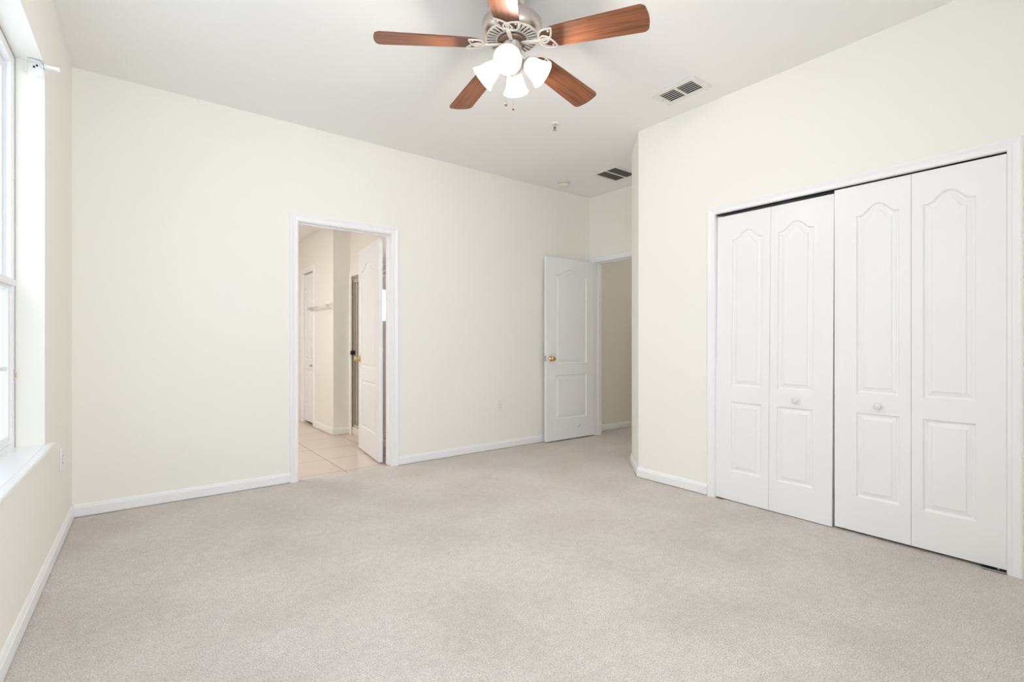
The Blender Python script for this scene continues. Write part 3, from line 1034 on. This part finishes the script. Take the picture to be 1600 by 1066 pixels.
# four lit glass shades
for k in range(4):
    a = R(-98 - 37.69 + 90 * k)
    Ma = Matrix.Rotation(a, 4, 'Z')
    bm = new()
    tube(bm, [Ma @ Vector(p) for p in ((0.045, 0, Z(2.492)), (0.058, 0, Z(2.500)), (0.068, 0, Z(2.497)), (0.076, 0, Z(2.488)))], 0.008, 10)
    obj('light_arm', bm, NICKEL, fan)
    tilt = R(90 + 40)     # rotate +Z axis to point outwards and 40 degrees down
    Ms = Ma @ Matrix.Translation((0.070, 0, Z(2.492))) @ Matrix.Rotation(tilt, 4, 'Y')
    # bell shade along local +Z, open mouth
    pr = [(0.024, 0.004), (0.030, 0.008), (0.037, 0.018), (0.043, 0.035), (0.048, 0.055), (0.053, 0.075), (0.059, 0.092), (0.066, 0.104), (0.0675, 0.107)]
    inn = [(r - 0.003, z) for r, z in pr[::-1]]
    bm = new(); lathe(bm, pr + inn, 40, Ms, cap=False)
    sh = obj('lamp_shade', bm, SHADE, fan, 'frosted white bell shade')
    bm = new(); lathe(bm, [(0, -0.004), (0.020, -0.004), (0.026, 0.0), (0.027, 0.010), (0.020, 0.012), (0.017, 0.022), (0, 0.022)], 24, Ms)
    obj('socket', bm, NICKEL, sh)
    bm = new(); lathe(bm, [(0, 0.022), (0.012, 0.022), (0.012, 0.030), (0.020, 0.044), (0.024, 0.058), (0.021, 0.070), (0.012, 0.080), (0, 0.083)], 20, Ms)
    obj('bulb', bm, BULB, sh, 'lit frosted bulb')
    p = Ms @ Vector((0, 0, 0.098))
    lamp('fan_bulb_light', 'POINT', p, LAMP_POWER, (1.0, 0.90, 0.80), 0.02, fan)

# pull chains
for (dx, dy, zb) in ((-0.030, -0.040, 2.278), (0.006, -0.030, 2.262)):
    # offsets in the camera-facing frame of the fan
    ca, sa = math.cos(R(-37.69)), math.sin(R(-37.69))
    x, y = dx * ca - dy * sa, dx * sa + dy * ca
    bm = new()
    z = 2.465
    tube(bm, [(x * 0.9, y * 0.9, Z(2.470)), (x, y, Z(2.458)), (x, y, Z(zb))], 0.0010, 6)
    while z > zb:
        ball(bm, (x, y, Z(z)), 0.0017, n=6)
        z -= 0.0055
    pc = obj('pull_chain', bm, NICKEL, fan)
    bm = new(); lathe(bm, [(0, Z(zb)), (0.003, Z(zb) - 0.001), (0.006, Z(zb) - 0.008), (0.0065, Z(zb) - 0.013), (0.004, Z(zb) - 0.018), (0, Z(zb) - 0.020)], 14, Matrix.Translation((x, y, 0)))
    obj('pull_knob', bm, BRONZE, pc)

# ------------------------------------------------------------------ bathroom fittings
tb = thing('towel_bar', 'almond ceramic towel bar on the bright bathroom wall', 'towel bar', T(XA, 6.42, 1.55))
for s in (-1, 1):
    bm = new()
    y = s * 0.37
    # square flared bracket narrowing to a round end
    prs = [(0.038, 0.0), (0.038, -0.008), (0.030, -0.018), (0.020, -0.035), (0.017, -0.055), (0.020, -0.068), (0.016, -0.074)]
    rings = []
    for hw, x in prs:
        rings.append([bm.verts.new((x, y + sy * hw, sz * hw)) for sy, sz in ((-1, -1), (1, -1), (1, 1), (-1, 1))])
    for q, w_ in zip(rings, rings[1:]):
        for i in range(4):
            bm.faces.new((q[i], q[(i + 1) % 4], w_[(i + 1) % 4], w_[i]))
    bm.faces.new(rings[0]); bm.faces.new(rings[-1])
    bmesh.ops.bevel(bm, geom=bm.edges[:], offset=0.003, segments=2, affect='EDGES')
    obj('bracket', bm, CERAMIC, tb)
bm = new(); tube(bm, [(-0.056, -0.365, 0), (-0.056, 0.365, 0)], 0.011, 14); obj('rail', bm, CERAMIC, tb)

# shower enclosure along x = XS
sh = thing('shower_enclosure', 'framed glass shower front beyond the open bathroom door', 'shower', T(XS, 4.75, 0))
Lc = YF - 0.03 - 4.75
bm = new(); bbox(bm, 0.004, 0.10, 0.004, Lc - 0.004, -0.008, 0.088, 0.006, 2); obj('curb', bm, CERAMIC, sh)
bm = new()
bbox(bm, 0.02, 0.055, Lc - 0.032, Lc - 0.002, 0.09, 1.86, 0.003)
bbox(bm, 0.02, 0.055, 0.002, 0.030, 0.09, 1.86, 0.003)
bbox(bm, 0.02, 0.055, 0.030, Lc - 0.032, 0.09, 0.115, 0.003)
bbox(bm, 0.02, 0.055, 0.030, Lc - 0.032, 1.825, 1.86, 0.003)
bbox(bm, 0.025, 0.050, Lc - 0.125, Lc - 0.105, 0.115, 1.825, 0.003)
obj('frame', bm, ALMOND, sh)
bm = new(); box(bm, 0.035, 0.041, 0.028, Lc - 0.030, 0.113, 1.828); obj('glass_panel', bm, SHOWERGLASS, sh)
bm = new(); bbox(bm, -0.018, 0.034, Lc - 0.060, Lc - 0.025, 0.955, 1.005, 0.004); obj('handle', bm, BLACK, sh, 'black door handle')
bm = new(); walled(bm, 'x', XS - 0.012, XS, YF - 0.07, YF, -0.008, 1.96); box(bm, XS - 0.012, XS, 4.7, YF - 0.07, 1.90, 1.96)
struct('trim_6', bm, BATHWALL, 'cream trim around the shower opening', 'trim')

# bathroom lamp out of view; shower and hallway lights are added fill
lamp('bathroom_light', 'AREA', (0.12, 5.75, HB - 0.03), BATH_POWER, (1.0, 0.985, 0.97), 0.6)
lamp('shower_fill', 'POINT', (2.75, 5.2, 2.35), 0.7, (1.0, 0.94, 0.86), 0.06)  # added to lift the dark shower stall
lamp('hallway_fill', 'POINT', (5.6, 3.3, H - 0.15), HALL_POWER, (1.0, 0.95, 0.88), 0.12)  # added to lighten the hallway, fixture unseen
